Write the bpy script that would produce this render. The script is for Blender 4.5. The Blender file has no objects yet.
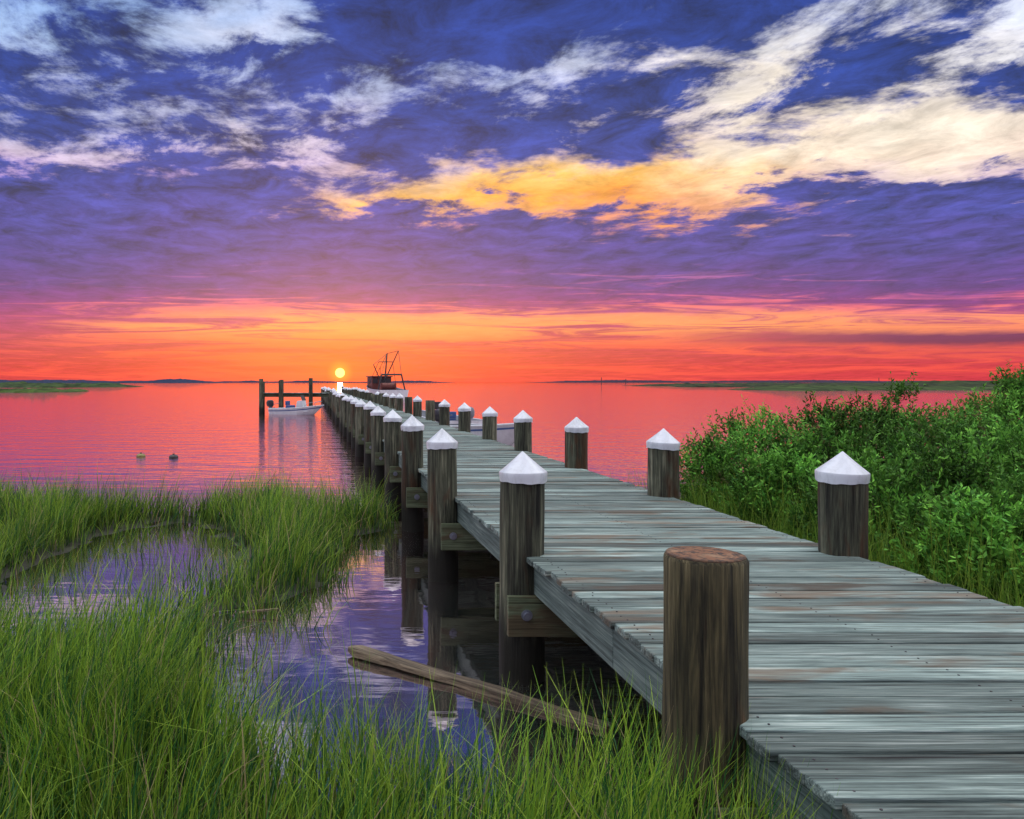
import bpy, math, random
import numpy as np
from mathutils import Vector, Matrix
random.seed(7); rng=np.random.default_rng(11)
scene=bpy.context.scene
COL=scene.collection
def lin(c):
    return tuple(((v/255)/12.92 if v/255<=0.04045 else (((v/255)+0.055)/1.055)**2.4) for v in c)+(1.0,)

# ---------------------------------------------------------------- node helper
class NB:
    def __init__(s,nt): s.nt=nt; s.N=nt.nodes; s.L=nt.links
    def put(s,inp,v):
        if v is None: return
        if isinstance(v,bpy.types.NodeSocket): s.L.new(v,inp)
        else: inp.default_value=v
    def m(s,op,a,b=None,c=None,clamp=False):
        n=s.N.new('ShaderNodeMath'); n.operation=op; n.use_clamp=clamp
        for i,v in enumerate((a,b,c)): s.put(n.inputs[i],v)
        return n.outputs[0]
    def vm(s,op,a,b=None,c=None):
        n=s.N.new('ShaderNodeVectorMath'); n.operation=op
        for i,v in enumerate((a,b,c)): s.put(n.inputs[i],v)
        return n.outputs['Value'] if op in('LENGTH','DOT_PRODUCT','DISTANCE') else n.outputs[0]
    def scale(s,a,f):
        n=s.N.new('ShaderNodeVectorMath'); n.operation='SCALE'; s.put(n.inputs[0],a); s.put(n.inputs['Scale'],f); return n.outputs[0]
    def mr(s,x,a,b,c=0.,d=1.,it='SMOOTHSTEP'):
        n=s.N.new('ShaderNodeMapRange'); n.interpolation_type=it
        s.put(n.inputs[0],x)
        for i,v in enumerate((a,b,c,d)): s.put(n.inputs[i+1],v)
        return n.outputs[0]
    def xyz(s,x,y,z):
        n=s.N.new('ShaderNodeCombineXYZ')
        for i,v in enumerate((x,y,z)): s.put(n.inputs[i],v)
        return n.outputs[0]
    def sep(s,v):
        n=s.N.new('ShaderNodeSeparateXYZ'); s.put(n.inputs[0],v); return n.outputs
    def noise(s,v,scale=1.,detail=4.,rough=.5,dist=0.,out='Fac',dim='3D'):
        n=s.N.new('ShaderNodeTexNoise'); n.noise_dimensions=dim; s.put(n.inputs['Vector'],v)
        n.inputs['Scale'].default_value=scale; n.inputs['Detail'].default_value=detail
        n.inputs['Roughness'].default_value=rough; n.inputs['Distortion'].default_value=dist
        return n.outputs[out]
    def rampn(s,f,stops,it='LINEAR'):
        n=s.N.new('ShaderNodeValToRGB'); cr=n.color_ramp; cr.interpolation=it
        stops=sorted(stops,key=lambda q:q[0])
        while len(cr.elements)>1: cr.elements.remove(cr.elements[-1])
        cr.elements[0].position=stops[0][0]; cr.elements[0].color=stops[0][1]
        for p,c in stops[1:]:
            e=cr.elements.new(p); e.color=c
        s.put(n.inputs[0],f); return n
    def ramp(s,f,stops,it='LINEAR'): return s.rampn(f,stops,it).outputs[0]
    def mix(s,f,a,b,bt='MIX'):
        n=s.N.new('ShaderNodeMix'); n.data_type='RGBA'; n.blend_type=bt
        s.put(n.inputs[0],f); s.put(n.inputs[6],a); s.put(n.inputs[7],b); return n.outputs[2]
    def mixf(s,f,a,b):
        n=s.N.new('ShaderNodeMix'); n.data_type='FLOAT'; s.put(n.inputs[0],f); s.put(n.inputs[2],a); s.put(n.inputs[3],b); return n.outputs[0]
    def bump(s,h,strength=.3,dist=.01):
        n=s.N.new('ShaderNodeBump'); n.inputs['Strength'].default_value=strength
        n.inputs['Distance'].default_value=dist; s.put(n.inputs['Height'],h); return n.outputs[0]
def newmat(name):
    m=bpy.data.materials.new(name); m.use_nodes=True; nt=m.node_tree
    b=NB(nt); p=nt.nodes['Principled BSDF']; return m,b,p

# ---------------------------------------------------------------- camera
F=800.0; VPX=310.0; HY=382.0; CZ=2.05
cam=bpy.data.cameras.new('camera'); co=bpy.data.objects.new('camera',cam); COL.objects.link(co)
co.location=(0,0,CZ); co.rotation_euler=(math.radians(90),0,0)
cam.sensor_width=36; cam.lens=36*F/1024; cam.shift_x=(512-VPX)/1024; cam.shift_y=(HY-409.5)/1024
cam.clip_start=.05; cam.clip_end=20000; scene.camera=co
scene.view_settings.view_transform='Standard'; scene.view_settings.look='None'; scene.view_settings.exposure=0

# ---------------------------------------------------------------- sky (world)
w=bpy.data.worlds.new('sky'); scene.world=w; w.use_nodes=True
w.cycles.sampling_method='NONE'
b=NB(w.node_tree); bg=w.node_tree.nodes['Background']
tc=b.N.new('ShaderNodeTexCoord'); d=tc.outputs['Generated']
dx,dy,dz=b.sep(d)[0:3]
ay=b.m('MAXIMUM',b.m('ABSOLUTE',dy),.25)
zz=b.m('MAXIMUM',dz,0.)
U=b.m('DIVIDE',dx,ay); V=b.m('DIVIDE',zz,ay)
Ve=b.m('ADD',V,.09)
plane=b.xyz(b.m('DIVIDE',U,Ve),b.m('DIVIDE',1.,Ve),0.)
puff=b.noise(b.vm('ADD',plane,(23.1,7.7,0)),3.0,9,.66,.18,dim='2D')
stc=b.noise(b.xyz(b.m('MULTIPLY',U,3.2),b.m('MULTIPLY',V,64.),0.),1.5,6,.66,.7,dim='2D')
kv=b.mr(V,.10,.24)
NN=b.mixf(kv,stc,puff)
wn=b.noise(b.xyz(b.m('MULTIPLY',U,5.),b.m('MULTIPLY',V,13.),0.),1.,5,.62,0,out='Color',dim='2D')
wq=b.sep(wn)
wsc=b.mr(V,.06,.25,.12,1.)
S=b.m('ADD',b.m('MULTIPLY_ADD',U,800.,310.),b.m('MULTIPLY',b.m('SUBTRACT',wq[0],.5),b.m('MULTIPLY',wsc,200.)))
Vw=b.m('ADD',V,b.m('MULTIPLY',b.m('SUBTRACT',wq[1],.5),b.m('MULTIPLY',wsc,.10)))
Vw=b.m('ADD',Vw,b.m('MULTIPLY',b.m('SUBTRACT',puff,.5),b.m('MULTIPLY',wsc,.05)))
tf=b.m('MULTIPLY',Vw,800./400.,clamp=True)       # 0 at the horizon, .955 at the top of frame
def pos_(y): return max(0,min(1,(382-y)/400.))
YS=[0,30,60,90,125,150,175,195,220,250,275,292,305,318,328,335,341,348,366,382]
BI={ # brightness bias of the cloud field per azimuth column
0:  [.06,.02,-.08,-.10,-.02,.12,-.06,-.18,-.20,-.22,-.20,-.18,-.14,-.12,-.10,-.10,-.08,-.05,-.05,0],
1:  [-.04,-.08,-.08,-.06,.07,.0,-.12,-.18,-.20,-.22,-.18,-.14,-.06,.03,.04,.04,.02,0,-.04,0],
2:  [.01,.05,-.08,-.08,.05,-.02,-.16,-.16,-.18,-.22,-.18,-.14,0,.08,.08,.05,.03,.0,-.03,0],
3:  [-.18,-.14,-.10,-.07,-.06,-.16,.0,.14,-.14,-.22,-.16,-.20,-.04,.12,.10,.06,.04,.0,-.04,0],
4:  [-.22,-.22,-.12,-.06,-.05,-.14,.18,.22,-.16,-.22,-.12,-.20,-.04,.10,.10,.06,.02,.0,-.04,0],
5:  [-.22,-.22,-.04,-.02,-.18,-.14,.24,.26,.04,-.20,-.06,-.12,.0,.12,.10,.06,.02,.0,-.04,0],
6:  [-.18,-.08,.14,.10,-.02,.14,.18,-.04,-.08,-.24,-.18,-.12,0,.10,.08,.10,.12,.0,-.04,0],
7:  [.04,.06,-.08,-.12,.26,.32,.10,-.22,-.28,-.26,-.20,-.12,0,.08,.10,.40,.42,.08,-.04,0],
8:  [.03,.0,-.16,-.06,.24,.26,-.02,-.26,-.28,-.26,-.20,-.12,0,.06,.10,.40,.42,.08,-.03,0]}
LB=[(146,176,224),(162,188,230),(176,192,232),(182,190,226),(202,198,228),(208,188,216),(176,146,198),(148,120,186),(130,104,178),(136,94,174),(168,92,166),(206,92,158),(240,106,130),(252,148,110),(254,152,100),(250,134,96),(246,110,88),(240,90,84),(238,76,78),(230,74,78)]
LO={2:{0:(176,194,232),30:(204,212,238),125:(222,210,226)},
3:{175:(240,196,160),195:(255,190,96),220:(196,130,160)},
4:{125:(214,204,222),150:(216,190,204),175:(255,200,110),195:(255,176,72),220:(216,140,150)},
5:{30:(190,200,230),60:(222,218,228),90:(220,212,226),125:(216,198,208),150:(248,212,166),175:(255,188,84),195:(255,160,62),220:(246,156,100)},
6:{0:(204,210,232),30:(216,218,230),60:(242,230,216),90:(242,230,216),125:(240,222,208),150:(248,228,204),175:(250,212,172),195:(240,180,144),220:(214,150,140)},
7:{0:(214,220,238),30:(228,226,232),60:(232,226,226),90:(238,226,214),125:(246,230,210),150:(248,226,204),175:(232,208,206),195:(164,134,192),328:(250,140,100),335:(120,44,100),341:(112,40,92),348:(224,78,82)},
8:{0:(214,220,240),30:(228,226,234),60:(226,224,228),90:(238,226,218),125:(246,228,210),150:(242,218,202),175:(210,182,198),195:(162,134,192),328:(244,130,104),335:(112,42,98),341:(106,38,90),348:(220,78,84)},
0:{318:(218,84,122),328:(222,84,112),335:(226,80,104),341:(228,80,98),348:(230,80,92),305:(200,78,138)},
1:{318:(240,118,114),335:(244,108,96),341:(244,100,90)}}
LO[6].update({335:(176,70,100),341:(164,58,92)})
prev=None;pa=None
for i in range(9):
    st_=[]
    for y,bias,c in zip(YS,BI[i],LB):
        c=LO.get(i,{}).get(y,c); l=lin(c); st_.append((pos_(y),(l[0],l[1],l[2],.5+bias)))
    r=b.rampn(tf,st_,'LINEAR')
    if prev is None: prev,pa=r.outputs[0],r.outputs[1]
    else:
        f=b.m('MULTIPLY_ADD',S,1/128.,-(i-1.),clamp=True)
        prev=b.mix(f,prev,r.outputs[0]); pa=b.mixf(f,pa,r.outputs[1])
light=prev; B=b.m('SUBTRACT',pa,.5)
lo=b.mixf(kv,.40,.41); hi=b.mixf(kv,.63,.63)
fac=b.mr(b.m('ADD',NN,B),lo,hi)
R=lambda lst:[(pos_(y),lin(c)) for y,c in lst]
dark=b.ramp(tf,R([(382,(202,56,74)),(368,(200,52,74)),(350,(190,54,86)),(334,(180,58,100)),(318,(168,56,122)),(300,(122,48,130)),(284,(90,52,134)),(248,(70,58,142)),(205,(58,62,146)),(160,(46,62,144)),(110,(36,58,136)),(50,(27,52,128)),(0,(27,52,128))]))
skyc=b.mix(fac,dark,light)
md=b.noise(b.vm('ADD',plane,(1.,30.,4.)),4.5,8,.70,.3,dim='2D')
mod=b.mr(md,.30,.70,.36,1.85,'LINEAR')
mod=b.m('MULTIPLY_ADD',b.m('SUBTRACT',mod,1.),b.m('MULTIPLY',b.mr(V,.05,.25,.25,1.),b.mr(fac,0.,1.,1.,.42)),1.)
skyc=b.scale(skyc,mod)
sd=Vector((.0375,1,.0115)).normalized()
dot=b.vm('DOT_PRODUCT',d,tuple(sd))
ang=b.m('ARCCOSINE',b.m('MINIMUM',dot,1.))
glow=b.m('POWER',b.mr(ang,0.,.10,1.,0.,'LINEAR'),3.)
skyc=b.mix(b.m('MULTIPLY',glow,.4),skyc,(1.,.16,.04,1))
g2=b.m('POWER',b.mr(ang,0.,.018,1.,0.,'LINEAR'),1.5)
skyc=b.mix(g2,skyc,(1.2,.45,.08,1))
disc=b.mr(ang,.0054,.0064,1.,0.)
skyc=b.mix(disc,skyc,(2.2,1.5,.42,1))
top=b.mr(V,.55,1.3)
over=b.mix(b.mr(puff,.38,.62),(.65,.78,1.05,1),(2.95,2.75,2.55,1))  # unseen overhead sky made brighter than the visible part to light the foreground
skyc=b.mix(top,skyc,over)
nish=b.N.new('ShaderNodeTexSky'); nish.sky_type='NISHITA'; nish.sun_disc=False
nish.sun_elevation=math.radians(1.0); nish.sun_rotation=math.radians(2.1)
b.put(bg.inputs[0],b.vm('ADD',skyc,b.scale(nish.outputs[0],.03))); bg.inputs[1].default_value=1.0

sun=bpy.data.lights.new('sun','SUN'); so=bpy.data.objects.new('sun',sun); COL.objects.link(so)
sun.energy=.25; sun.angle=math.radians(.35); sun.color=(1,.38,.08)
sl=Vector((.0375,1,.0115)).normalized(); so.rotation_euler=sl.to_track_quat('Z','Y').to_euler(); so.location=(2,60,10)

# ---------------------------------------------------------------- mesh helpers
def fast_mesh(name,verts,quads,cols=None,mat=None,smooth=False,link=True):
    me=bpy.data.meshes.new(name); verts=np.asarray(verts,dtype=np.float32); quads=np.asarray(quads,dtype=np.int32)
    me.vertices.add(len(verts)); me.vertices.foreach_set('co',verts.ravel())
    k=quads.shape[1]; me.loops.add(quads.size); me.loops.foreach_set('vertex_index',quads.ravel())
    me.polygons.add(len(quads)); me.polygons.foreach_set('loop_start',np.arange(len(quads),dtype=np.int32)*k)
    if smooth: me.polygons.foreach_set('use_smooth',np.ones(len(quads),dtype=bool))
    me.update(calc_edges=True)
    if cols is not None:
        a=me.color_attributes.new('Col','FLOAT_COLOR','POINT'); a.data.foreach_set('color',np.asarray(cols,dtype=np.float32).ravel())
    if mat: me.materials.append(mat)
    ob=bpy.data.objects.new(name,me)
    if link: COL.objects.link(ob)
    return ob
class MB:
    """mesh accumulator"""
    def __init__(s): s.v=[]; s.f=[]; s.c=[]
    def add(s,vs,fs,c=(1,1,1,1)):
        o=len(s.v); s.v+= [tuple(v) for v in vs]; s.f+=[tuple(i+o for i in f) for f in fs]; s.c+=[c]*len(vs)
    def box(s,x0,x1,y0,y1,z0,z1,c=(1,1,1,1),M=None):
        vs=[Vector(p) for p in((x0,y0,z0),(x1,y0,z0),(x1,y1,z0),(x0,y1,z0),(x0,y0,z1),(x1,y0,z1),(x1,y1,z1),(x0,y1,z1))]
        if M: vs=[M@v for v in vs]
        s.add(vs,[(0,3,2,1),(4,5,6,7),(0,1,5,4),(1,2,6,5),(2,3,7,6),(3,0,4,7)],c)
    def tube(s,p,q,r0,r1=None,n=8,c=(1,1,1,1)):
        p=Vector(p);q=Vector(q); r1=r0 if r1 is None else r1
        R_=(q-p).to_track_quat('Z','Y').to_matrix(); vs=[]
        for P,r in((p,r0),(q,r1)):
            for i in range(n):
                a=2*math.pi*i/n; vs.append(P+R_@Vector((r*math.cos(a),r*math.sin(a),0)))
        fs=[(i,(i+1)%n,n+(i+1)%n,n+i) for i in range(n)]+[tuple(range(n-1,-1,-1)),tuple(range(n,2*n))]
        s.add(vs,fs,c)
    def rings(s,rings,close_top=True,close_bot=True,c=(1,1,1,1)):
        n=len(rings[0]); vs=[p for r in rings for p in r]; fs=[]
        for k in range(len(rings)-1):
            for i in range(n): fs.append((k*n+i,k*n+(i+1)%n,(k+1)*n+(i+1)%n,(k+1)*n+i))
        if close_bot: fs.append(tuple(range(n-1,-1,-1)))
        if close_top: fs.append(tuple(range((len(rings)-1)*n,len(rings)*n)))
        s.add(vs,fs,c)
    def obj(s,name,mat,parent=None,bevel=0,smooth=False):
        me=bpy.data.meshes.new(name); me.from_pydata(s.v,[],s.f); me.update()
        a=me.color_attributes.new('Col','FLOAT_COLOR','POINT'); a.data.foreach_set('color',np.array(s.c,dtype=np.float32).ravel())
        me.materials.append(mat)
        if smooth:
            me.polygons.foreach_set('use_smooth',np.ones(len(me.polygons),dtype=bool))
            try: me.set_sharp_from_angle(angle=math.radians(40))
            except Exception: pass
        o=bpy.data.objects.new(name,me); COL.objects.link(o)
        if parent: o.parent=parent
        if bevel:
            m=o.modifiers.new('bevel','BEVEL'); m.width=bevel; m.segments=2; m.limit_method='ANGLE'
        return o
def empty(name,loc=(0,0,0),rotz=0):
    e=bpy.data.objects.new(name,None); e.location=loc; e.rotation_euler=(0,0,rotz); e.empty_display_size=.3; COL.objects.link(e); return e
_ph=[(rng.normal(0,1,2),rng.uniform(0,6.28)) for _ in range(24)]
def snoise(x,y,f=1.,k0=0,k=6):
    r=0
    for i in range(k):
        dd,ph=_ph[(i+k0)%24]; r=r+np.sin((x*dd[0]+y*dd[1])*f*(1+.35*i)+ph)
    return r/k*1.6

# ---------------------------------------------------------------- materials
def attr(b): 
    n=b.N.new('ShaderNodeAttribute'); n.attribute_name='Col'; return n.outputs['Color']
def wood(name,cols,axis,rough=.75,patch=None,bumpd=.004,wet=None,tone=1.0,pth=(.50,.66),ck=.35,stops=(.30,.45,.56,.72),vr=(.62,.75)):
    m,b,p=newmat(name); tc=b.N.new('ShaderNodeTexCoord').outputs['Object']; a=attr(b); ar=b.sep(a)
    off=b.xyz(b.m('MULTIPLY',ar[0],37.),b.m('MULTIPLY',ar[0],91.),b.m('MULTIPLY',ar[1],53.))
    P=b.vm('ADD',tc,off)
    sc={'x':(1.6,75,75),'y':(75,1.6,75),'z':(34,34,1.3)}[axis]
    sc2={'x':(1.1,9,9),'y':(9,1.1,9),'z':(7,7,.9)}[axis]
    g=b.noise(b.vm('MULTIPLY',P,sc),1.,6,.68,.5)
    g2=b.noise(b.vm('MULTIPLY',P,sc2),1.,5,.62,.6)
    fine=b.noise(b.vm('MULTIPLY',P,tuple(q*3 for q in sc)),1.,2,.6)
    c=b.ramp(b.m('ADD',b.m('MULTIPLY',g,.62),b.m('MULTIPLY',g2,.38)),list(zip(stops,cols)))
    crack=b.mr(g,.30,.43,ck,1.)
    if patch:
        pn=b.noise(b.vm('MULTIPLY',P,(1.3,5,5) if axis=='x' else (5,5,1.2)),1.,4,.6,.6)
        c=b.mix(b.mr(b.m('ADD',pn,b.m('MULTIPLY',b.m('SUBTRACT',ar[1],.5),.16)),pth[0],pth[1]),c,b.mix(g,patch[0],patch[1]))
    bright=b.m('MULTIPLY_ADD',ar[2],vr[1],vr[0])
    c=b.scale(c,b.m('MULTIPLY',b.m('MULTIPLY',bright,crack),b.mr(fine,.3,.7,.7*tone,1.2*tone,'LINEAR')))
    if wet:
        wp=b.N.new('ShaderNodeNewGeometry').outputs['Position']; z=b.m('ADD',b.sep(wp)[2],b.m('MULTIPLY',b.m('SUBTRACT',g2,.5),.35))
        c=b.mix(b.mr(z,wet[0],wet[1],1.,0.),c,wet[2])
    b.put(p.inputs['Base Color'],c); p.inputs['Roughness'].default_value=rough; p.inputs['Specular IOR Level'].default_value=.35
    b.put(p.inputs['Normal'],b.bump(b.m('ADD',g,b.m('MULTIPLY',fine,.4)),.8,bumpd))
    return m
L4=lambda *c:[lin(q) for q in c]
m_deck=wood('weathered_boards',L4((30,33,33),(82,97,95),(122,141,137),(190,203,198)),'x',patch=(lin((58,50,40)),lin((134,126,112))),bumpd=.007,pth=(.52,.70),ck=.14,stops=(.35,.44,.54,.66),vr=(.50,.95))
m_beam=wood('green_treated_beam',L4((34,36,26),(70,78,56),(96,108,84),(134,144,116)),'x',patch=(lin((60,50,36)),lin((96,88,66))))
m_string=wood('stringer_wood',L4((36,44,42),(76,92,90),(104,120,116),(142,156,150)),'y')
m_post=wood('weathered_post',L4((16,15,12),(46,48,38),(80,84,68),(138,138,116)),'z',patch=(lin((38,26,16)),lin((88,62,40))),wet=(.25,.60,lin((20,20,14))),bumpd=.014,ck=.12,stops=(.36,.45,.54,.66),pth=(.53,.70))
m_post_old=wood('stained_post',L4((16,15,10),(46,44,30),(82,76,52),(140,130,98)),'z',patch=(lin((44,26,12)),lin((132,80,42))),wet=(.35,.80,lin((28,26,16))),bumpd=.018,ck=.10,stops=(.38,.46,.54,.66),pth=(.48,.62),tone=1.)
m_drift=wood('driftwood',L4((34,28,22),(80,70,58),(118,106,88),(156,144,124)),'x')
m,bb,p=newmat('end_grain'); m_end=m
tcx=bb.N.new('ShaderNodeTexCoord').outputs['Object']; q=bb.sep(tcx); 
v=bb.xyz(q[0],q[1],0.); dn=bb.noise(v,14.,4,.6); rad=bb.m('ADD',bb.vm('LENGTH',v),bb.m('MULTIPLY',dn,.02))
ring=bb.m('MULTIPLY_ADD',bb.m('SINE',bb.m('MULTIPLY',rad,420.)),.5,.5)
c=bb.mix(bb.m('MULTIPLY',ring,.55),lin((130,88,60)),lin((82,56,38)))
c=bb.mix(bb.mr(bb.noise(v,28.,5,.7),.44,.60),c,lin((46,36,28)))
c=bb.mix(bb.mr(bb.noise(v,9.,3,.6),.5,.75),c,lin((150,122,94)))
edge=bb.mr(bb.vm('LENGTH',v),.10,.145)
c=bb.mix(bb.m('MULTIPLY',edge,.7),c,lin((52,42,32)))
bb.put(p.inputs['Base Color'],c); p.inputs['Roughness'].default_value=.8; bb.put(p.inputs['Normal'],bb.bump(ring,.5,.003))
def paint(name,c,rough=.45,dirt=.25,metal=0.):
    m,b,p=newmat(name); tc=b.N.new('ShaderNodeTexCoord').outputs['Object']
    nz=b.noise(b.vm('MULTIPLY',tc,(1,1,.35)),7.,6,.65,.3); nz2=b.noise(tc,55.,3,.6)
    dk=tuple(x*.5 for x in c[:3])+(1,)
    b.put(p.inputs['Base Color'],b.mix(b.m('MULTIPLY',b.mr(b.m('MULTIPLY_ADD',nz2,.25,nz),.48,.85),dirt*2),c,dk))
    p.inputs['Roughness'].default_value=rough; p.inputs['Metallic'].default_value=metal
    b.put(p.inputs['Normal'],b.bump(nz2,.15,.002)); return m
m_cap=paint('white_cap_plastic',(.66,.71,.79,1),.35,.34)
m_white=paint('white_gelcoat',(.62,.65,.70,1),.3,.15)
m_grey=paint('grey_liner',(.18,.20,.24,1),.5,.2)
m_black=paint('black_motor',(.03,.03,.035,1),.35,.1)
m_dark=paint('dark_rigging',(.035,.03,.035,1),.5,.1)
m_rust=paint('rusty_red',(.16,.04,.03,1),.6,.3)
m_steel=paint('galvanised_bolt',(.30,.33,.40,1),.4,.3,.7)
m_blue=paint('blue_paint',(.04,.10,.28,1),.4,.15)
m_yellow=paint('yellow_buoy',(.22,.19,.05,1),.4,.15)
def foliage(name,trans=.35,rough=.5,spec=.35):
    m=bpy.data.materials.new(name); m.use_nodes=True; b=NB(m.node_tree); p=m.node_tree.nodes['Principled BSDF']
    c=attr(b); b.put(p.inputs['Base Color'],c); p.inputs['Roughness'].default_value=rough; p.inputs['Specular IOR Level'].default_value=spec
    t=b.N.new('ShaderNodeBsdfTranslucent'); b.put(t.inputs[0],c)
    mx=b.N.new('ShaderNodeMixShader'); mx.inputs[0].default_value=trans
    b.L.new(p.outputs[0],mx.inputs[1]); b.L.new(t.outputs[0],mx.inputs[2]); b.L.new(mx.outputs[0],m.node_tree.nodes['Material Output'].inputs[0]); return m
m_grass=foliage('marsh_grass',.28,.5,.25); m_leaf=foliage('shrub_leaf',.2,.6,.12)

# water
m_water,bb,p=newmat('water')
pos=bb.N.new('ShaderNodeNewGeometry').outputs['Position']
n1=bb.noise(bb.vm('MULTIPLY',pos,(.55,1.6,1)),1.,4,.55,.2)
n2=bb.noise(bb.vm('MULTIPLY',pos,(2.2,6.,1)),1.,3,.5,.2)
dist=bb.sep(pos)[1]
far=bb.mr(dist,11.,24.,.10,1.)
h=bb.m('MULTIPLY',bb.m('ADD',n1,bb.m('MULTIPLY',n2,.30)),far)
nrm=bb.bump(h,1.,.045)
gl=bb.N.new('ShaderNodeBsdfGlossy'); gl.inputs['Roughness'].default_value=.03; gl.inputs['Color'].default_value=(.95,.78,.80,1); bb.put(gl.inputs['Normal'],nrm)
df=bb.N.new('ShaderNodeBsdfDiffuse'); df.inputs['Color'].default_value=(.022,.028,.026,1)
fr=bb.N.new('ShaderNodeFresnel'); fr.inputs['IOR'].default_value=1.5; bb.put(fr.inputs['Normal'],nrm)
mx=bb.N.new('ShaderNodeMixShader'); bb.put(mx.inputs[0],bb.m('MULTIPLY_ADD',fr.outputs[0],1.5,.36,clamp=True))
bb.L.new(df.outputs[0],mx.inputs[1]); bb.L.new(gl.outputs[0],mx.inputs[2]); bb.L.new(mx.outputs[0],m_water.node_tree.nodes['Material Output'].inputs[0])
# ground
m_ground,bb,p=newmat('marsh_mud')
pos=bb.N.new('ShaderNodeNewGeometry').outputs['Position']
g1=bb.noise(pos,3.,6,.65,.3); g2=bb.noise(pos,22.,5,.65)
c=bb.ramp(g1,[(.3,lin((24,22,14))),(.5,lin((40,38,22))),(.65,lin((48,56,26))),(.8,lin((64,72,34)))])
bb.put(p.inputs['Base Color'],bb.mix(bb.m('MULTIPLY',g2,.6),c,lin((20,20,14)))); p.inputs['Roughness'].default_value=.6
bb.put(p.inputs['Normal'],bb.bump(g2,.6,.02))

# ---------------------------------------------------------------- terrain and water
def marsh(x,y):
    n=snoise(x,y,2.2,0)*.15+snoise(x,y,6.5,5)*.10
    xr=np.interp(y,[-5,2.8,3.25,3.7,4.15,5.0,7.2,8.1,10.4,11.1,14],[2.3,2.2,1.0,.65,-.2,-.85,-.80,.22,.35,1.10,1.1])
    a=np.minimum(12.3+snoise(x,y,.8,3)*.35-y, xr-x)
    e=1-np.sqrt(((x+1.95)/1.15)**2+((y-8.7)/2.7)**2)
    e2=1-np.sqrt(((x+4.6)/1.0)**2+((y-9.6)/1.4)**2)
    a=np.minimum(a,-e*.9-.0); a=np.minimum(a,-e2*.8)
    a=np.minimum(a, x+16)
    return a+n
def rland(x,y):
    n=snoise(x,y,1.6,2)*.15
    a=np.minimum(x-3.75, 10.7+.28*(x-4)-y)
    return a+n
def hgt(x,y):
    a=marsh(x,y); r=rland(x,y)
    h1=np.clip(a*.16,-.5,.03); h2=np.clip(r*.35,-.5,.28)
    h=np.maximum(h1,h2)
    return h+snoise(x,y,5,1)*.012
def axis_c(a0,a1,st,far):
    c=list(np.arange(a0,a1,st)); s=st; v=c[-1]
    while v<far: s*=1.35; v+=s; c.append(v)
    s=st; v=c[0]; L=[]
    while v>-far: s*=1.35; v-=s; L.append(v)
    return np.array(L[::-1]+c)
xs=axis_c(-11,16,.13,6000); ys=axis_c(-3,17,.13,6000)
X,Y=np.meshgrid(xs,ys); Z=hgt(X,Y); farm=(np.abs(X)>300)|(np.abs(Y)>300); Z[farm]=-.5
vv=np.stack([X,Y,Z],-1).reshape(-1,3); nx=len(xs); ny=len(ys)
ii=(np.arange(ny-1)[:,None]*nx+np.arange(nx-1)[None,:]).ravel()
fast_mesh('ground',vv,np.stack([ii,ii+1,ii+nx+1,ii+nx],1),mat=m_ground,smooth=True)
wm=MB(); wm.add([(-6000,-6000,0),(6000,-6000,0),(6000,6000,0),(-6000,6000,0)],[(0,1,2,3)]); wm.obj('water',m_water)

# ---------------------------------------------------------------- grass
def blades(name,x,y,z0,h,wd,ang,lean,col_base,col_tip,mat):
    n=len(x); ts=np.array([0,.34,.68,1.]); wf=np.array([.8,1.,.65,.06])
    dxn=np.cos(ang); dyn=np.sin(ang)
    fa=rng.uniform(0,math.pi,n); wx=np.cos(fa)*wd/2; wy=np.sin(fa)*wd/2
    V_=np.zeros((n,4,2,3),np.float32); C=np.ones((n,4,2,4),np.float32)
    for k,t in enumerate(ts):
        off=lean*h*(t**1.9); cx=x+dxn*off; cy=y+dyn*off; cz=z0+h*(t-.33*np.minimum(lean,1.2)*t*t)
        for s,sg in enumerate((-1,1)):
            V_[:,k,s,0]=cx+sg*wx*wf[k]; V_[:,k,s,1]=cy+sg*wy*wf[k]; V_[:,k,s,2]=cz
            C[:,k,s,:3]=col_base*(1-t**1.1)+col_tip*(t**1.1)  # base-to-tip green, deepened at the foot and lifted at tips as painted shading
    base=(np.arange(n)*8)[:,None]
    q=np.array([[0,1,3,2],[2,3,5,4],[4,5,7,6]]).ravel()
    Q=(base+q[None,:]).reshape(-1,4)
    return fast_mesh(name,V_.reshape(-1,3),Q,C.reshape(-1,4),mat)
def sample(n,x0,x1,y0,y1,f):
    x=rng.uniform(x0,x1,n); y=rng.uniform(y0,y1,n); k=rng.random(n)<f(x,y); return x[k],y[k]
def dens(x,y):
    a=marsh(x,y); cl=np.clip(snoise(x,y,5.5,8)*.9+.55,0,1)
    dn=np.clip(a*2.2+.5,0,1)*(.45+.55*cl)
    e=(((x+1.95)/1.4)**2+((y-8.7)/2.9)**2)<1
    dn=np.where(e&(a<.08),.025+.16*np.clip(snoise(x,y,6,4),0,1),dn)
    return dn
s1=sample(62000,-4.2,2.15,.9,5.2,dens); s2=sample(95000,-8.5,1.3,5.2,13.1,dens); s3=sample(9000,-15,-8,-1,13,dens)
tx=[];ty=[]
for cx,cy,n,r in((-.45,7.2,160,.22),(-.2,6.6,60,.2),(-.05,8.0,90,.2),(-.5,5.6,50,.2),(.4,4.4,40,.3),(1.3,2.9,300,.12),(1.2,2.5,400,.14),(1.0,2.9,200,.15)):
    tx.append(rng.normal(cx,r,n)); ty.append(rng.normal(cy,r,n))
x=np.concatenate([s1[0],s2[0],s3[0]]+tx); y=np.concatenate([s1[1],s2[1],s3[1]]+ty)
kk=~((x>1.5)&(y<3.2)&(rng.random(len(x))<.5)); x=x[kk]; y=y[kk]; n=len(x)
print('blades',n)
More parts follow.
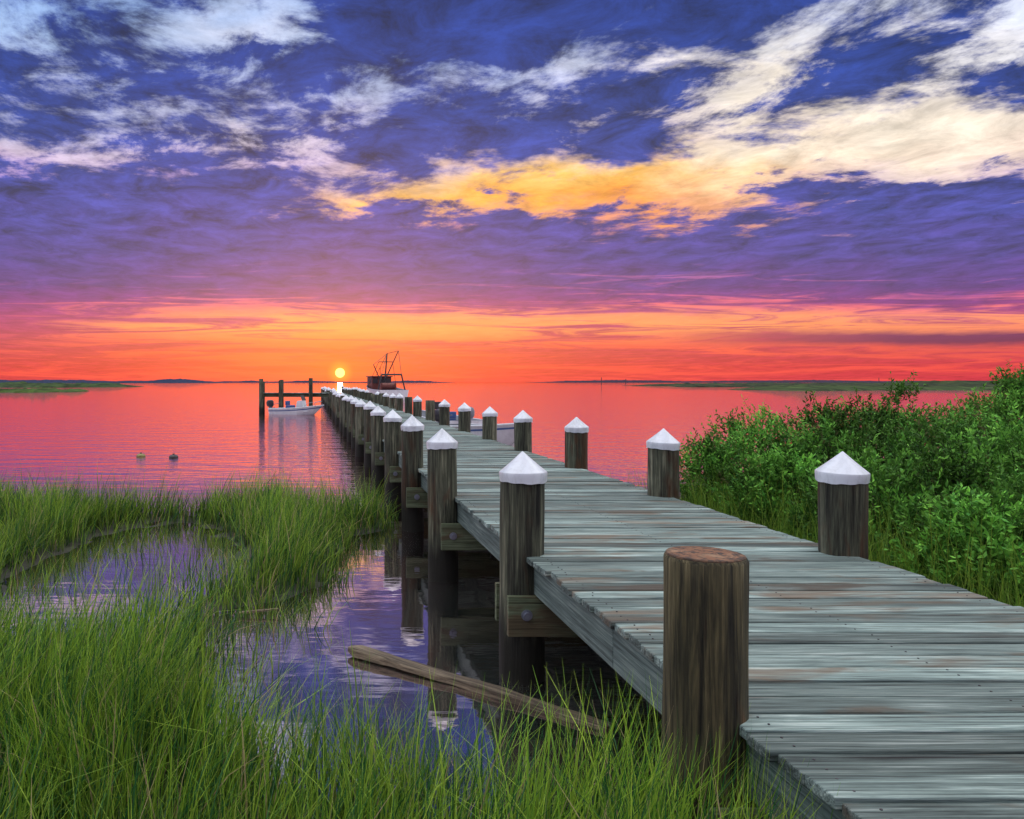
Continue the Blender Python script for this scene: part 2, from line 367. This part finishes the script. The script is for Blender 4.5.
patch=snoise(x,y,1.1,9); patch2=snoise(x,y,3.1,14)
h=rng.normal(.52,.14,n)+.10*patch+.07*snoise(x,y,6,17); h*=np.clip(.6+marsh(x,y)*1.6,.62,1.0); 
tall=(rng.random(n)<.07); h=np.where(tall,h*1.35,h)
h=np.where((x>.9)&(x<1.5)&(y<3.2),h*1.4,h); h=np.clip(h,.16,.95)
h=np.where((x>1.42)&(y<5),np.minimum(h,.62),h)
h*=np.where(rng.random(n)<.15,.55,1.)
wd=np.where(y<5.2,rng.uniform(.0036,.0092,n),rng.uniform(.006,.012,n))
ang=snoise(x,y,1.3,12)*1.9+.5+rng.normal(0,1.1,n); lean=np.clip(rng.gamma(1.8,.16,n)+.03+.15*np.clip(patch2,0,1),0,1.5)
r=rng.random(n)[:,None]; pp=np.clip(patch*.5+.5,0,1)[:,None]; cl=np.clip(snoise(x,y,4.2,19)*.5+.5,0,1)[:,None]
tip=(1-r)*np.array([.12,.31,.022])+r*np.array([.42,.60,.06]); tip=tip*(.5+.38*pp+.55*cl)
tip=np.where(rng.random(n)[:,None]<.28,np.array([.03,.14,.035]),tip)
dead=rng.random(n)[:,None]<.05; tip=np.where(dead,np.array([.46,.38,.20]),tip)
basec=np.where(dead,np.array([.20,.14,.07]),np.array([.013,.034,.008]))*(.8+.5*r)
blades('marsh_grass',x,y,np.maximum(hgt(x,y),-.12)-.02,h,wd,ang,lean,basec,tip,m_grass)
def dr(x,y): return np.clip(rland(x,y)*3+.3,0,1)*np.where(x<5.0,1,.3)
x,y=sample(26000,3.85,7.5,1.5,12.5,dr); n=len(x)
h=np.clip(rng.normal(.62,.18,n),.25,1.1); r=rng.random(n)[:,None]
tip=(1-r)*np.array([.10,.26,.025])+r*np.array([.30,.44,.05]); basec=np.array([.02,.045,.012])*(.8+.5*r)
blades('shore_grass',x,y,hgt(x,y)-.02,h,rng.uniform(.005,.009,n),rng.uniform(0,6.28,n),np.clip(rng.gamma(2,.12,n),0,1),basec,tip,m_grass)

# ---------------------------------------------------------------- bushes
def bush(cx,cy,H,Rr,seed,nl=9000,bright=1.):
    g=np.random.default_rng(seed); z0=float(hgt(np.array([cx]),np.array([cy]))[0]); z0=max(z0,.05)
    nc=int(26+20*Rr)
    th=g.uniform(0,6.283,nc); rr=np.sqrt(g.uniform(0,1,nc)); 
    cx_=cx+rr*np.cos(th)*Rr; cy_=cy+rr*np.sin(th)*Rr
    topz=z0+H*(1-.42*rr**2.2)*g.uniform(.76,1.08,nc)
    cz_=topz-g.uniform(0,1,nc)**1.6*H*.75
    cb=g.uniform(.35,1.6,nc)
    per=14; ns=nl//per
    ci=g.integers(0,nc,ns)
    sp=np.stack([cx_[ci],cy_[ci],cz_[ci]],1)+g.normal(0,1,(ns,3))*np.array([.095,.095,.08])
    out=np.stack([sp[:,0]-cx,sp[:,1]-cy,np.zeros(ns)],1)/Rr
    dr_=out*.55+g.normal(0,.28,(ns,3)); dr_[:,2]=g.uniform(.7,1.3,ns); dr_/=np.linalg.norm(dr_,axis=1)[:,None]
    ln=g.uniform(.12,.28,ns)
    sp[:,2]=np.maximum(sp[:,2],z0+.12)
    t=np.linspace(.05,1,per)[None,:,None]
    P=sp[:,None,:]+dr_[:,None,:]*ln[:,None,None]*t
    ld=dr_[:,None,:]*.75+g.normal(0,.62,(ns,per,3)); ld/=np.linalg.norm(ld,axis=2)[:,:,None]
    sd_=np.cross(ld,g.normal(0,1,(ns,per,3))); sd_/=np.linalg.norm(sd_,axis=2)[:,:,None]
    LL=g.uniform(.034,.064,(ns,per,1)); WW=LL*.19
    a=P; m1=P+ld*LL*.5+sd_*WW; tp=P+ld*LL; m2=P+ld*LL*.5-sd_*WW
    Vx=np.stack([a,m1,tp,m2],2).reshape(-1,3)
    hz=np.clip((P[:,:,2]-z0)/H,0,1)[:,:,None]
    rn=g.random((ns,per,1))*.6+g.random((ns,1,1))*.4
    col=((1-rn)*np.array([.034,.130,.024])+rn*np.array([.14,.33,.042]))*(cb[ci][:,None,None])*(.30+.85*hz)*(.5+.75*t)*bright  # low, inner leaves darkened and shoot tips lightened: shade painted into the green
    col=np.where(g.random((ns,1,1))<.015,np.array([.10,.11,.04]),col)
    Cx=np.ones((ns,per,4,4)); Cx[...,:3]=col[:,:,None,:]
    Qx=np.arange(ns*per*4).reshape(-1,4)
    k=ns; e=sp+dr_*ln[:,None]; w_=g.normal(0,1,(k,3)); w_/=np.linalg.norm(w_,axis=1)[:,None]; w_*=.0025; o=len(Vx)
    Sx=np.stack([sp-w_,sp+w_,e+w_*.3,e-w_*.3],1).reshape(-1,3)
    Qs=np.arange(k*4).reshape(-1,4)+o; Cs=np.ones((k*4,4)); Cs[:,:3]=np.array([.04,.05,.02])
    LV=[];LQ=[]; o2=o+len(Sx)
    for i in range(0,nc):
        root=Vector((cx+g.normal(0,.09),cy+g.normal(0,.09),z0-.05)); end=Vector((cx_[i],cy_[i],cz_[i]))
        mid=root.lerp(end,.5)+Vector((g.normal(0,.05),g.normal(0,.05),.06))
        prev=None
        for P_,r_ in((root,.016),(mid,.010),(end,.004)):
            ids=[]
            for q_ in range(4):
                an=q_*math.pi/2; ids.append(o2+len(LV)); LV.append((P_.x+r_*math.cos(an),P_.y+r_*math.sin(an),P_.z))
            if prev:
                for q_ in range(4): LQ.append((prev[q_],prev[(q_+1)%4],ids[(q_+1)%4],ids[q_]))
            prev=ids
    Cl=np.ones((len(LV),4)); Cl[:,:3]=np.array([.05,.042,.03])
    return fast_mesh('bush',np.concatenate([Vx,Sx,np.array(LV)]),np.concatenate([Qx,Qs,np.array(LQ)]),np.concatenate([Cx.reshape(-1,4),Cs,Cl]),m_leaf)
BL=[(5.0,9.7,1.02,.48),(5.75,10.0,1.30,.65),(6.7,10.2,1.44,.75),(7.7,10.5,1.58,.8),(8.8,10.9,1.50,.85),(10.0,11.2,1.66,.95),(10.0,10.7,1.98,.35),(11.3,11.6,1.85,1.0),(12.8,12,1.9,1.1),
(4.98,8.4,.90,.5),(5.8,8.6,1.18,.7),(6.8,8.9,1.32,.7),(7.9,9.2,1.40,.75),(9.1,9.5,1.46,.8),(10.4,9.9,1.5,.9),
(4.95,7.1,.86,.45),(5.8,7.2,1.05,.6),(6.8,7.5,1.25,.7),(7.9,7.8,1.32,.75),(9.2,8.1,1.4,.85),
(5.0,5.9,.76,.4),(5.8,6.0,.96,.55),(6.9,6.3,1.12,.65),(8.0,6.5,1.15,.8)]
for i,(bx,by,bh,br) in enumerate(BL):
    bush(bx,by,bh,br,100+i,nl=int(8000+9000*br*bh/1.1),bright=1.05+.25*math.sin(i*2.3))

# ---------------------------------------------------------------- pier
pier=empty('wooden_pier')
DZ=.87; XL=1.48; XR=3.72; END=92.
bm_=MB(); yy=-1.5; i=0; nails=MB()
while yy<END:
    bw=.137; gap=random.uniform(.009,.018)
    c=(random.random(),random.random(),random.random()**1.2,1)
    jl=random.uniform(-.018,.018); jr=random.uniform(-.02,.02); dz=random.uniform(-.004,.005)
    rot=Matrix.Translation((2.6,yy+bw/2,0))@Matrix.Rotation(random.uniform(-.0018,.0018),4,'Z')@Matrix.Rotation(random.uniform(-.0012,.0012),4,'Y')@Matrix.Translation((-2.6,-yy-bw/2,0))
    bm_.box(XL+jl,XR+jr,yy,yy+bw,DZ-.038+dz,DZ+dz,c,rot)
    if yy<14 and yy>1:
        for sx in (XL+.09,2.6,XR-.09):
            for f in(.27,.74):
                xx=sx+random.uniform(-.012,.012); y_=yy+bw*f+random.uniform(-.008,.008)
                nails.tube((xx,y_,DZ-.01),(xx,y_,DZ+dz+.0025),.0045,n=6)
    yy+=bw+gap; i+=1
bm_.obj('deck_boards',m_deck,pier,bevel=.006)
nails.obj('nails',m_dark,pier)
sm=MB()
for sx in (XL+.035,2.2,3.0,XR-.085):
    y0=-1.5
    while y0<END:
        y1=min(y0+5.5,END); sm.box(sx,sx+.045,y0+.004,y1,DZ-.04-.215,DZ-.044,(random.random(),random.random(),random.uniform(.2,.7),1)); y0=y1
sm.obj('stringers',m_string,pier,bevel=.003)
ys_=[2.86]+[5.55+2.75*k for k in range(32)]; ys_=[.1]+ys_
caps=MB(); bolts=MB()
for yb in ys_:
    if yb>END: continue
    for s,(ya,yb2) in enumerate(((yb-.20,yb-.152),(yb+.152,yb+.20))):
        ov=random.uniform(-.03,.03)
        caps.box(XL-.14+ov,XR+.16+ov,ya,yb2,.345,.612,(random.random(),random.random(),random.uniform(.4,.9),1))
    if yb<25:
        for bx in(XL-.03,XR+.02):
            bolts.tube((bx,yb-.228,.49),(bx,yb-.199,.49),.022,.022,10); bolts.tube((bx,yb-.206,.49),(bx,yb-.1995,.49),.038,.038,14)
caps.obj('pile_caps',m_beam,pier,bevel=.004); bolts.obj('bolts',m_steel,pier,smooth=True)
def post(x,y,ztop,r,name,n=28,zb=-.6,lean=(0,0),parent=pier,cap=True,topmat=None,mat=None):
    g=np.random.default_rng(int(abs(x*1000)+y*77)); ph=g.uniform(0,6.28,8); mb=MB(); R_=[]
    nz=18 if y<15 else 7
    for k in range(nz+1):
        t=k/nz; z=zb+(ztop-zb)*t; ring=[]
        for i in range(n):
            a=2*math.pi*i/n
            rr=r*(1.035-.05*t)*(1+.018*math.sin(2*a+ph[0])+.012*math.sin(3*a+ph[1]+z)+.012*math.sin(5*a+ph[2]+3*z)+.010*math.sin(11*a+ph[3]+1.5*math.sin(3*z))+.012*math.sin(7*z+ph[4]+2*a))
            ring.append((rr*math.cos(a)+lean[0]*z,rr*math.sin(a)+lean[1]*z,z))
        R_.append(ring)
    if not cap:
        last=[(vx*.955,vy*.955,ztop+.012) for vx,vy,_ in R_[-1]]; R_.append(last)
    mb.rings(R_,c=(g.random(),g.random(),g.uniform(.25,.8),1))
    o=mb.obj(name,mat or m_post,parent,smooth=True); o.location=(x,y,0)
    if topmat:
        tb=MB(); pts=[(vx*.985,vy*.985) for vx,vy,_ in R_[-1]]
        tb.rings([[(vx,vy,ztop+.0) for vx,vy in pts],[(vx,vy,ztop+.015) for vx,vy in pts],[(vx*.97,vy*.97,ztop+.019) for vx,vy in pts]])
        t=tb.obj(name+'_end_grain',topmat,parent,smooth=True); t.location=(x,y,0)
    return o
def conecap(x,y,zap,r,name,lean=(0,0),parent=pier,n=36,H=.145,sk=.06):
    mb=MB(); g=random.Random(int(x*100+y*31)); R_=[]
    ph=g.uniform(0,6)
    prof=[(r*.985,-(H+sk)),(r*1.0,-(H+sk*.5)),(r*1.015,-H-.005),(r*1.0,-H+.004),(r*.66,-H*.655),(r*.33,-H*.325),(r*.04,-.004),(r*.006,0)]
    for k,(rr,z) in enumerate(prof):
        ring=[]
        for i in range(n):
            a=2*math.pi*i/n; q=0
            if k==0: q=-.007*abs(math.sin(a*4.5+ph))+.005*math.sin(a*2+ph)
            ring.append((rr*math.cos(a),rr*math.sin(a),z+q))
        R_.append(ring)
    mb.rings(R_,close_bot=False); o=mb.obj(name,m_cap,parent,smooth=True); o.location=(x+lean[0]*zap,y+lean[1]*zap,zap)
    o.data.set_sharp_from_angle(angle=math.radians(28))
    o.rotation_euler=(g.uniform(-.03,.03),g.uniform(-.03,.03),g.uniform(0,6))
    return o
k=0
for side,px in(('l',1.43),('r',3.72)):
    for j in range(32):
        y=5.55+2.75*j
        if y>END+1: break
        k+=1; lean=(random.uniform(-.012,.012),random.uniform(-.01,.01)); dzt=random.uniform(-.03,.03) if j>1 else 0
        if j>14: dzt+=random.uniform(-.1,.12)
        bare=(side=='r' and j in(7,9,13,15,16)) or (side=='l' and j in(10,17,21))
        zt=1.57+dzt; n=28 if y<15 else 14
        xo=px+(random.uniform(-.05,.03) if j>0 else 0)
        if side=='l' and j==0: xo=1.47
        if side=='l' and j==1: xo=1.38
        if side=='r' and j==0: xo=3.70
        if bare: post(xo,y,zt-.12,.15,'post_%d'%k,n,lean=lean,cap=False)
        else:
            post(xo,y,zt-.16,.15,'post_%d'%k,n,lean=lean); conecap(xo,y,zt,.160,'post_cap_%d'%k,lean,n=36 if y<15 else 18)
post(1.42,2.88,1.415,.142,'near_post',40,cap=False,topmat=m_end,mat=m_post_old)
post(3.74,2.6,.8,.15,'low_post',24,cap=False)
post(1.42,-.1,1.4,.15,'low_post_b',24,cap=False)
for j in range(32):
    y=5.55+2.75*j
    if y<60: post(2.6,y,.61,.12,'under_post_%d'%j,12,cap=False)

# side finger pier with mooring piles
fp=empty('finger_pier'); fb=MB(); x0=-3.4
while x0<1.25:
    fb.box(x0,x0+.135,53.4,54.9,1.28,1.32,(random.random(),random.random(),random.random(),1)); x0+=.145
fb.obj('planks',m_deck,fp); fb=MB()
for yb in(53.5,54.7): fb.box(-3.4,1.25,yb,yb+.06,1.05,1.277,(.3,.4,.3,1))
for xb in(-3.2,-1.9,.1): fb.box(xb-.05,xb+.05,53.35,54.95,.85,1.045,(.3,.4,.3,1))
fb.obj('joists',m_beam,fp)
for j,(xp,yp,zt) in enumerate(((-3.25,53.2,2.25),(-1.95,53.2,2.15),(.05,53.2,2.3),(-3.25,55.1,2.05),(-1.95,55.1,2.2),(.05,55.1,2.1))):
    post(xp,yp,zt,.14,'pile_%d'%j,12,parent=fp,cap=False)

# ---------------------------------------------------------------- boats
def hull(mb_out,mb_in,L,Bm,D,free,n=18,bowlift=.25,full=.42,stripe=None,rake=1.1):
    out=[];inn=[];stv=[]
    for i in range(n+1):
        t=i/n; hb=Bm/2*(1-max(0,(t-full)/(1-full))**2.3)*(.90+.10*min(1,t/.3)); hb=max(hb,.012)
        zg=free+bowlift*t**2; kz=-D*(1-max(0,(t-.6)/.4)**2*.95); zc=kz*.35+.04+bowlift*.5*t**3; y=L*(t-.5)
        ry=lambda z: y-rake*(zg-z)*t**4
        sec=[(hb,zg),(hb*.97,zg-.06),(hb*.82,zc),(hb*.45,kz*.75),(0,kz),(-hb*.45,kz*.75),(-hb*.82,zc),(-hb*.97,zg-.06),(-hb,zg)]
        out.append([(a_,ry(z_),z_) for a_,z_ in sec])
        fq=lambda zq:(.82+.15*(zq-zc)/max(.01,(zg-.06-zc)))*hb+.008
        z1=zg-.11; z2=zg-.17; stv.append([(fq(z1),ry(z1),z1),(fq(z2),ry(z2),z2)])
        hi=max(hb-.06,.006); yi=min(max(y,-L/2+.05),L/2-.12)
        fl=max(zc+.02,.05)
        inn.append([(-hb,y,zg),(-hi,yi,zg+.015),(-hi*.93,yi,zg-.05),(-hi*.80,yi-rake*(zg-fl)*t**4,fl),(0,yi-rake*(zg-fl)*t**4,fl-.01),(hi*.80,yi-rake*(zg-fl)*t**4,fl),(hi*.93,yi,zg-.05),(hi,yi,zg+.015),(hb,y,zg)])
    for mb,secs in((mb_out,out),(mb_in,inn)):
        m_=len(secs[0]); vs=[p for s in secs for p in s]; fs=[]
        for a in range(len(secs)-1):
            for c in range(m_-1): fs.append((a*m_+c,a*m_+c+1,(a+1)*m_+c+1,(a+1)*m_+c))
        fs.append(tuple(range(m_-1,-1,-1)) if mb is mb_out else tuple(range(0,m_)))
        mb.add(vs,fs)
    if stripe is not None:
        for s in(-1,1):
            vs=[(s*p[0],p[1],p[2]) for q in stv for p in q]; stripe.add(vs,[(2*a,2*a+1,2*a+3,2*a+2) for a in range(len(stv)-1)])
def outboard(parent,L,free,s=1.,mat=None):
    o=MB(); y=-L/2
    def rr(cx,cy,w_,l_,z,n=14): return [(cx+w_*math.copysign(abs(math.cos(a))**.7,math.cos(a)),cy+l_*math.copysign(abs(math.sin(a))**.7,math.sin(a)),z) for a in [2*math.pi*i/n for i in range(n)]]
    f=free
    o.rings([rr(0,y-.22,.10*s,.17*s,f+.10*s),rr(0,y-.23,.15*s,.24*s,f+.20*s),rr(0,y-.24,.155*s,.25*s,f+.38*s),rr(0,y-.22,.13*s,.20*s,f+.50*s),rr(0,y-.20,.07*s,.1*s,f+.54*s)])
    o.obj('motor_cowl',mat or m_black,parent,smooth=True)
    o=MB(); o.rings([rr(0,y-.2,.05,.09,-.45),rr(0,y-.2,.055,.10,-.1),rr(0,y-.2,.07,.12,f+.12)]); o.box(-.12,.12,y-.16,y+.06,f-.18,f+.05); o.tube((0,y-.12,-.45),(0,y-.42,-.45),.05,.03); o.tube((0,y,f+.25),(0,y+.45,f+.35),.02)
    o.obj('motor_leg',m_grey,parent,smooth=True)
def skiff(name,loc,bow,L=4.6,Bm=1.8,console=False,motor=None,free=.45,rail=True,cz=1.):
    a=math.atan2(-bow[0],bow[1]); e=empty(name,loc,a)
    o=MB();i_=MB();sp=MB(); hull(o,i_,L,Bm,.28,free,stripe=sp); o.obj('hull',m_white,e,smooth=True); i_.obj('liner',m_grey,e,smooth=True); sp.obj('hull_stripe',m_blue,e,smooth=True)
    r=MB(); n=18; pts=[]
    for i in range(n+1):
        t=i/n; hb=Bm/2*(1-max(0,(t-.42)/.58)**2.3)*(.90+.10*min(1,t/.3)); pts.append((hb,L*(t-.5),free+.25*t*t))
    for s in(-1,1):
        for p,q in zip(pts[:-1],pts[1:]): r.tube((s*p[0],p[1],p[2]),(s*q[0],q[1],q[2]),.035,n=6)
    r.obj('rub_rail',m_white,e,smooth=True)
    s=MB()
    for y in(-L*.33,-L*.02,L*.22): s.box(-Bm*.40,Bm*.40,y-.14,y+.14,free-.16,free-.115)
    s.obj('seats',m_white,e,bevel=.01)
    if console:
        zt=.9*cz
        c=MB(); vs=[(-.3,-.1,.08),(.3,-.1,.08),(.3,.55,.08),(-.3,.55,.08),(-.28,.05,zt-.05),(.28,.05,zt-.05),(.28,.4,zt),(-.28,.4,zt)]
        c.add(vs,[(0,3,2,1),(4,5,6,7),(0,1,5,4),(1,2,6,5),(2,3,7,6),(3,0,4,7)]); c.obj('console',m_white,e,bevel=.03)
        c=MB(); c.add([(-.28,.42,zt),(.28,.42,zt),(.24,.28,zt+.3),(-.24,.28,zt+.3)],[(0,1,2,3)])
        for sx in(-.27,.27): c.tube((sx,.42,zt),(sx*.87,.28,zt+.31),.012)
        c.tube((-.235,.28,zt+.31),(.235,.28,zt+.31),.012); c.obj('windscreen',m_dark,e)
        c=MB(); c.box(-.3,.3,-.75,-.35,.1,.58); c.box(-.3,.3,-.78,-.72,.583,.85); c.obj('helm_seat',m_blue,e,bevel=.03)
    if rail:
        r=MB()
        for sx in(-1,1):
            P_=[(sx*Bm*.40,L*.18,free+.08),(sx*Bm*.36,L*.26,free+.38),(sx*Bm*.22,L*.40,free+.46),(0,L*.47,free+.50)]
            for p,q in zip(P_[:-1],P_[1:]): r.tube(p,q,.014,n=6)
            r.tube((sx*Bm*.24,L*.38,free+.14),(sx*Bm*.24,L*.38,free+.45),.012,n=6)
        r.obj('bow_rail',m_steel,e,smooth=True)
    outboard(e,L,free,1.,motor); return e
skiff('motor_boat',(-.75,50.6,0),(.9,-.45),3.6,1.5,True,free=.36)
skiff('skiff',(5.70,26.2,0),(.48,-.88),4.2,1.8,False,motor=m_black,free=.56,rail=False)
skiff('skiff',(5.45,33.2,0),(-.3,1),4.4,1.8,True,motor=m_grey,free=.55,rail=False,cz=1.)
# fishing boat near the pier head
e=empty('fishing_boat',(9.2,101,0),math.radians(8))
o=MB();i_=MB(); hull(o,i_,12,4.0,.8,1.1,bowlift=.9,rake=.8); o.obj('hull',m_white,e,smooth=True); i_.obj('deck_liner',m_grey,e,smooth=True)
o=MB(); o.box(-1.25,1.25,.6,3.6,.9,2.7); o.box(-1.4,1.4,.4,3.8,2.7,2.82); o.obj('wheelhouse',m_rust,e,bevel=.05)
o=MB()
for xx in(-.85,0,.85): o.box(xx-.32,xx+.32,.56,.597,1.9,2.5)
for yy in(1.2,2.4):
    o.box(-1.287,-1.253,yy,yy+.8,1.9,2.5); o.box(1.253,1.287,yy,yy+.8,1.9,2.5)
o.obj('windows',m_dark,e)
o=MB(); o.tube((.2,.2,.9),(.6,.2,5.7),.13,.07); o.tube((0,.2,1.6),(1.3,-2.8,5.9),.08,.05); o.tube((0,.2,1.6),(-1.7,-2.2,4.2),.08,.05)
o.tube((-1.7,-4.6,.9),(-1.2,-4.6,3.0),.09); o.tube((1.7,-4.6,.9),(1.2,-4.6,3.0),.09); o.tube((-1.25,-4.6,2.95),(1.25,-4.6,2.95),.1)
o.tube((-.5,.2,4.6),(1.3,.2,4.6),.05); o.tube((0,1.5,2.8),(0,1.5,4.0),.04)
for p,q in(((.6,.2,5.65),(1.3,-2.8,5.9)),((.6,.2,5.65),(-1.7,-2.2,4.2)),((.6,.2,5.65),(0,5.8,2.1)),((.6,.2,5.65),(-1.25,-4.6,3.0)),((1.3,-2.8,5.9),(1.2,-4.6,3.0)),((-.5,.2,4.6),(-1.9,.6,1.2)),((1.3,.2,4.6),(1.9,.6,1.2))): o.tube(p,q,.03,n=5)
o.obj('mast_and_booms',m_dark,e)
o=MB(); o.tube((-.8,-2.6,1.5),(.8,-2.6,1.5),.45,n=14); o.box(-.95,-.8,-3.1,-2.1,.6,1.9); o.box(.8,.95,-3.1,-2.1,.6,1.9); o.obj('net_winch',m_rust,e)

# mooring buoys
for (xb,yb,mt) in((-4.65,22.,m_yellow),(-3.7,21.7,m_dark)):
    e=empty('mooring_buoy',(xb,yb,.015)); o=MB(); R_=[]
    for k in range(9):
        a=-math.pi/2+math.pi*k/8; R_.append([(.13*math.cos(a)*math.cos(t)+.001,.13*math.cos(a)*math.sin(t),.07*math.sin(a)) for t in [2*math.pi*i/16 for i in range(16)]])
    o.rings(R_); o.obj('float',mt,e,smooth=True); o=MB(); o.tube((0,0,.055),(0,0,.08),.025,.02); o.tube((-.03,0,.085),(.03,0,.085),.012); o.obj('ring',m_dark,e)

# driftwood plank
dm=MB(); A=Vector((.30,6.02,.045)); Bp=Vector((1.76,4.70,.01)); dv=(Bp-A); Ln=dv.length; R_=[]; n=26
for k in range(n+1):
    t=k/n; x=t*Ln; w0=.05*(1+.15*math.sin(7*t)+.12*math.sin(23*t)+.08*math.sin(51*t)); h0=.028*(1+.2*math.sin(11*t+1)); yo=.025*math.sin(3.1*t)
    if k==0: w0*=.5;h0*=.6
    R_.append([(x,yo-w0,-h0),(x,yo+w0,-h0),(x,yo+w0*1.02,h0*.7),(x,yo+w0*.7,h0),(x,yo,h0*1.08),(x,yo-w0*.75,h0),(x,yo-w0,h0*.6)])
dm.rings(R_,c=(.4,.3,.6,1)); o=dm.obj('driftwood_log',m_drift,smooth=False,bevel=.004)
o.matrix_world=Matrix.Translation(A)@(dv.to_track_quat('X','Z').to_matrix().to_4x4())
dm=MB(); dm.tube((-.62,7.0,.03),(-.28,7.05,.05),.014,.01); dm.obj('drift_stick',m_drift)

# ---------------------------------------------------------------- distant land
def land(name,x0,x1,y0,y1,hm,cols,seed,nx=300,ny=14,rag=.5,taper=True):
    g=np.random.default_rng(seed); xs=np.linspace(x0,x1,nx); ts=np.linspace(0,1,ny)
    big=np.interp(np.arange(nx),np.linspace(0,nx,12),g.uniform(.35,1,12)); mid=np.interp(np.arange(nx),np.linspace(0,nx,50),g.uniform(.7,1.15,50))
    X,T_=np.meshgrid(xs,ts); prof=np.sin(np.pi*np.clip(T_,0,1))**.6
    Zg=hm*big*mid*prof*(1+g.normal(0,rag*.25,X.shape)); 
    if taper: Zg*=np.clip(np.minimum(X-x0,x1-X)/((x1-x0)*.08),0,1)**.5
    Zg=np.where((T_==0)|(T_==1),-.4,Zg)
    wob=np.interp(np.arange(nx),np.linspace(0,nx,16),g.uniform(-.3,.3,16))*(y1-y0)
    Yg=y0+(y1-y0)*T_+wob; vv=np.stack([X,Yg,Zg],-1).reshape(-1,3)
    ii=(np.arange(ny-1)[:,None]*nx+np.arange(nx-1)[None,:]).ravel()
    C=np.ones((len(vv),4)); r=g.random((len(vv),1))*.6+.4*np.repeat(mid[None,:],ny,0).reshape(-1,1)*.8; C[:,:3]=(1-r)*np.array(cols[0])+r*np.array(cols[1])
    m,b_,p_=newmat(name+'_mat'); a=attr(b_); p_.inputs['Roughness'].default_value=.9; p_.inputs['Specular IOR Level'].default_value=.1
    ps=b_.N.new('ShaderNodeNewGeometry').outputs['Position']; nz=b_.noise(b_.vm('MULTIPLY',ps,(1,.3,2)),.35,5,.6)
    b_.put(p_.inputs['Base Color'],b_.mix(b_.mr(nz,.35,.65),a,b_.mix(1.,a,(.4,.4,.45,1),'MULTIPLY')))
    return fast_mesh(name,vv,np.stack([ii,ii+1,ii+nx+1,ii+nx],1),C,m)
land('distant_shoreline',-1400,-190,1500,1900,9,((.02,.035,.08),(.03,.05,.10)),1,500,rag=.35)
land('distant_shoreline',-330,420,2300,2600,7,((.03,.035,.08),(.04,.045,.09)),2,500,rag=.4)
land('distant_shoreline',800,3400,2600,3000,9,((.04,.03,.06),(.05,.04,.07)),8,500,rag=.4)
land('marsh_island',-75,-48,158,178,.95,((.04,.08,.02),(.08,.13,.03)),3,200)
land('marsh_island',-260,-75,300,360,1.9,((.03,.06,.02),(.06,.10,.03)),4,300)
land('marsh_island',112,330,185,225,1.3,((.025,.05,.02),(.07,.11,.03)),5,400)
land('marsh_island',170,520,330,420,2.6,((.02,.04,.02),(.06,.08,.03)),6,400)
land('marsh_island',150,220,318,330,1.0,((.02,.04,.02),(.05,.06,.03)),7,200)
mk=MB()
for xm,ym,hm in((255,700,6),(300,760,5),(640,900,7)): mk.tube((xm,ym,-1),(xm,ym,hm),.35,.3)
mk.obj('channel_markers',m_dark)
